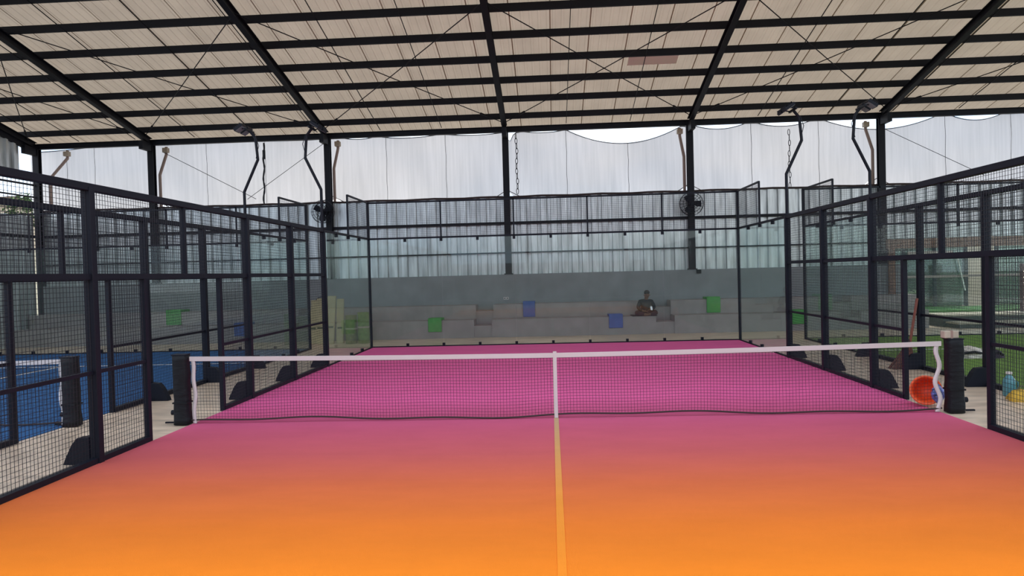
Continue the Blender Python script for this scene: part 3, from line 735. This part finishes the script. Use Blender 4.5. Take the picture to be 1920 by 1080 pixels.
MB().tube([(6.57, 1.12, .23), (6.61, 1.10, .20), (6.61, 1.10, .12), (6.57, 1.12, .09)], .010, 6).build('handle', TEAL, t)

# stone steps, lawn and glazed café front beyond the right court
t = thing('terrace_steps', 'low stone steps with dark risers beyond the green court', 'steps', (15, 12.2, 0))
for i, (y0, y1, z, x0) in enumerate(((12.05, 12.75, .17, 11.85), (12.75, 13.9, .36, 11.75))):
    s = MB().box(x0, 21, y0+.03, y1, 0, z-.05).build('riser', RISER, t); MB().box(x0-.03, 21, y0, y1+.02, z-.05, z).build('tread', STONE, t, bevel=.006)
o = MB().box(11.2, 22.5, 13.93, 16.1, .0, .42).build('lawn', mat_turf('lawn_green', (.09, .20, .07))); tag(o, kind='structure')
t = thing('cafe_front', 'glazed green-tinted café front beyond the opening', 'storefront', (15, 16.3, 0))
xs = [11.25+1.05*i for i in range(11)]
for i, x in enumerate(xs):
    MB().box(x-.05, x+.05, 16.26, 16.36, .42, 3.2).build('mullion', mat('dark_teal_frame', (.03, .05, .055)) if i == 0 else bpy.data.materials['dark_teal_frame'], t)
for i in range(10):
    if i == 3: continue
    for z0, z1 in ((.45, 1.42), (1.50, 3.0)):
        MB().box(xs[i]+.05, xs[i+1]-.05, 16.30, 16.32, z0, z1).build('pane', CGLASS, t)
MB().box(11.2, 21.8, 16.25, 16.37, 1.42, 1.50).build('rail', mat('pinkish_rail', (.36, .30, .28)), t)
MB().box(11.2, 21.8, 16.2, 16.4, 3.0, 3.4).build('header', CONC, t)
MB().prism([(12.4, 16.0, 2.15), (12.4, 16.2, 2.35), (12.4, 16.2, 2.1)], (1.5, 0, 0)).build('awning', BEIGE, t)
MB().bar((14.02, 16.2, 2.35), (14.32, 16.2, .95), .04, .03).build('door_edge', mat('white_edge', (.8, .85, .8)), t)
random.seed(21)
def leafy(c, r, n, lm, parent, size=.07):
    b = MB()
    for _ in range(n):
        a = random.uniform(0, 2*PI); ph = math.acos(random.uniform(-1, 1)); q = random.uniform(.55, 1)
        p = Vector((c[0]+r[0]*q*math.sin(ph)*math.cos(a), c[1]+r[1]*q*math.sin(ph)*math.sin(a), c[2]+r[2]*q*math.cos(ph)))
        d = Vector((random.uniform(-1, 1), random.uniform(-1, 1), random.uniform(-.5, 1))).normalized(); e = d.cross(Vector((random.random(), random.random(), 1))).normalized()
        s = size*random.uniform(.6, 1.2)
        b.add([p-d*s, p+e*s*.4, p+d*s, p-e*s*.4], [(0, 1, 2, 3)])
    return b.build('foliage', lm, parent, kind='stuff')
def bush(x, y, r, h, lab, lm, z=0.42, grp=None):
    t = thing('bush', lab, 'plant', (x, y, z), group=grp)
    MB().tube([(x, y, z-.02), (x, y, z+h*.5)], .03, 6).build('stem', BARK, t)
    leafy((x, y, z+h*.55), (r, r*.8, h*.5), int(500*r/.5), lm, t, .08)
PALE = mat('pale_leaf', (.34, .42, .30), rough=.7, var=.3)
bush(11.75, 14.5, .33, .62, 'pale leafy shrub at the left end of the lawn', PALE)
for hx, hr, hl in ((13.1, 2.1, 'dense green garden hedge behind the left café panes'), (19.1, 2.2, 'dense green garden hedge behind the right café panes')):
    th = thing('hedge', hl, 'hedge', (hx, 18.3, 0))
    MB().box(hx-hr, hx+hr, 18.0, 18.6, -.1, 2.3).build('clipped_core', HEDGE, th)
    leafy((hx, 18.3, 1.2), (hr*1.05, .7, 1.5), 3000, HEDGE, th, .14)
t = thing('house', 'cream sunlit house beyond the café', 'house', (15, 21, 0))
MB().box(10, 30, 21, 24, -.1, 2.9).build('wall', HOUSE, t)
MB().prism([(9.8, 20.8, 2.9), (9.8, 24.2, 2.9), (9.8, 22.5, 3.9)], (20.5, 0, 0)).build('roof', BARK, t)
for x in (12, 16, 20): MB().box(x, x+1.1, 20.95, 21, .9, 2.1).build('window', RISER, t)
t = thing('light_board', 'dark red board studded with round lit bulbs beyond the green court', 'sign', (14.75, 13.6, .36))
MB().box(14.55, 15.0, 13.55, 13.68, .36, 1.85).build('board', MAROON, t, bevel=.01)
random.seed(2)
for zz in (.46, .62, .80, 1.25, 1.42, 1.60):
    for xx in (14.62, 14.80, 14.94):
        MB().lathe((xx, 13.545, zz), [(0, -.02), (.012, -.015), (.018, 0), (.018, .01)], 8, 'y').build('bulb', BULB, t, label='lit round bulb')

# outside on the left: house and tree
t = thing('house', 'pale house outside, glimpsed past the left corner column', 'house', (-31, 26, 0))
MB().box(-40, -29.9, 26, 32, -.1, 6.5).build('wall', HOUSE, t)
MB().prism([(-40.4, 25.6, 6.5), (-40.4, 32.4, 6.5), (-40.4, 29, 7.0)], (10.8, 0, 0)).build('roof', BARK, t)
for x in (-38, -35, -32): MB().box(x, x+1.2, 25.95, 26, 4.6, 5.8).build('window', RISER, t)
t = thing('tree', 'leafy tree outside, glimpsed past the left corner column', 'tree', (-22.6, 19.5, -.1))
MB().tube([(-22.6, 19.5, -.14), (-22.55, 19.5, 2.5), (-22.1, 19.6, 5)], [.14, .11, .05], 8).build('trunk', BARK, t)
leafy((-22.0, 19.5, 5.1), (.7, .8, .8), 700, HEDGE, t, .12)
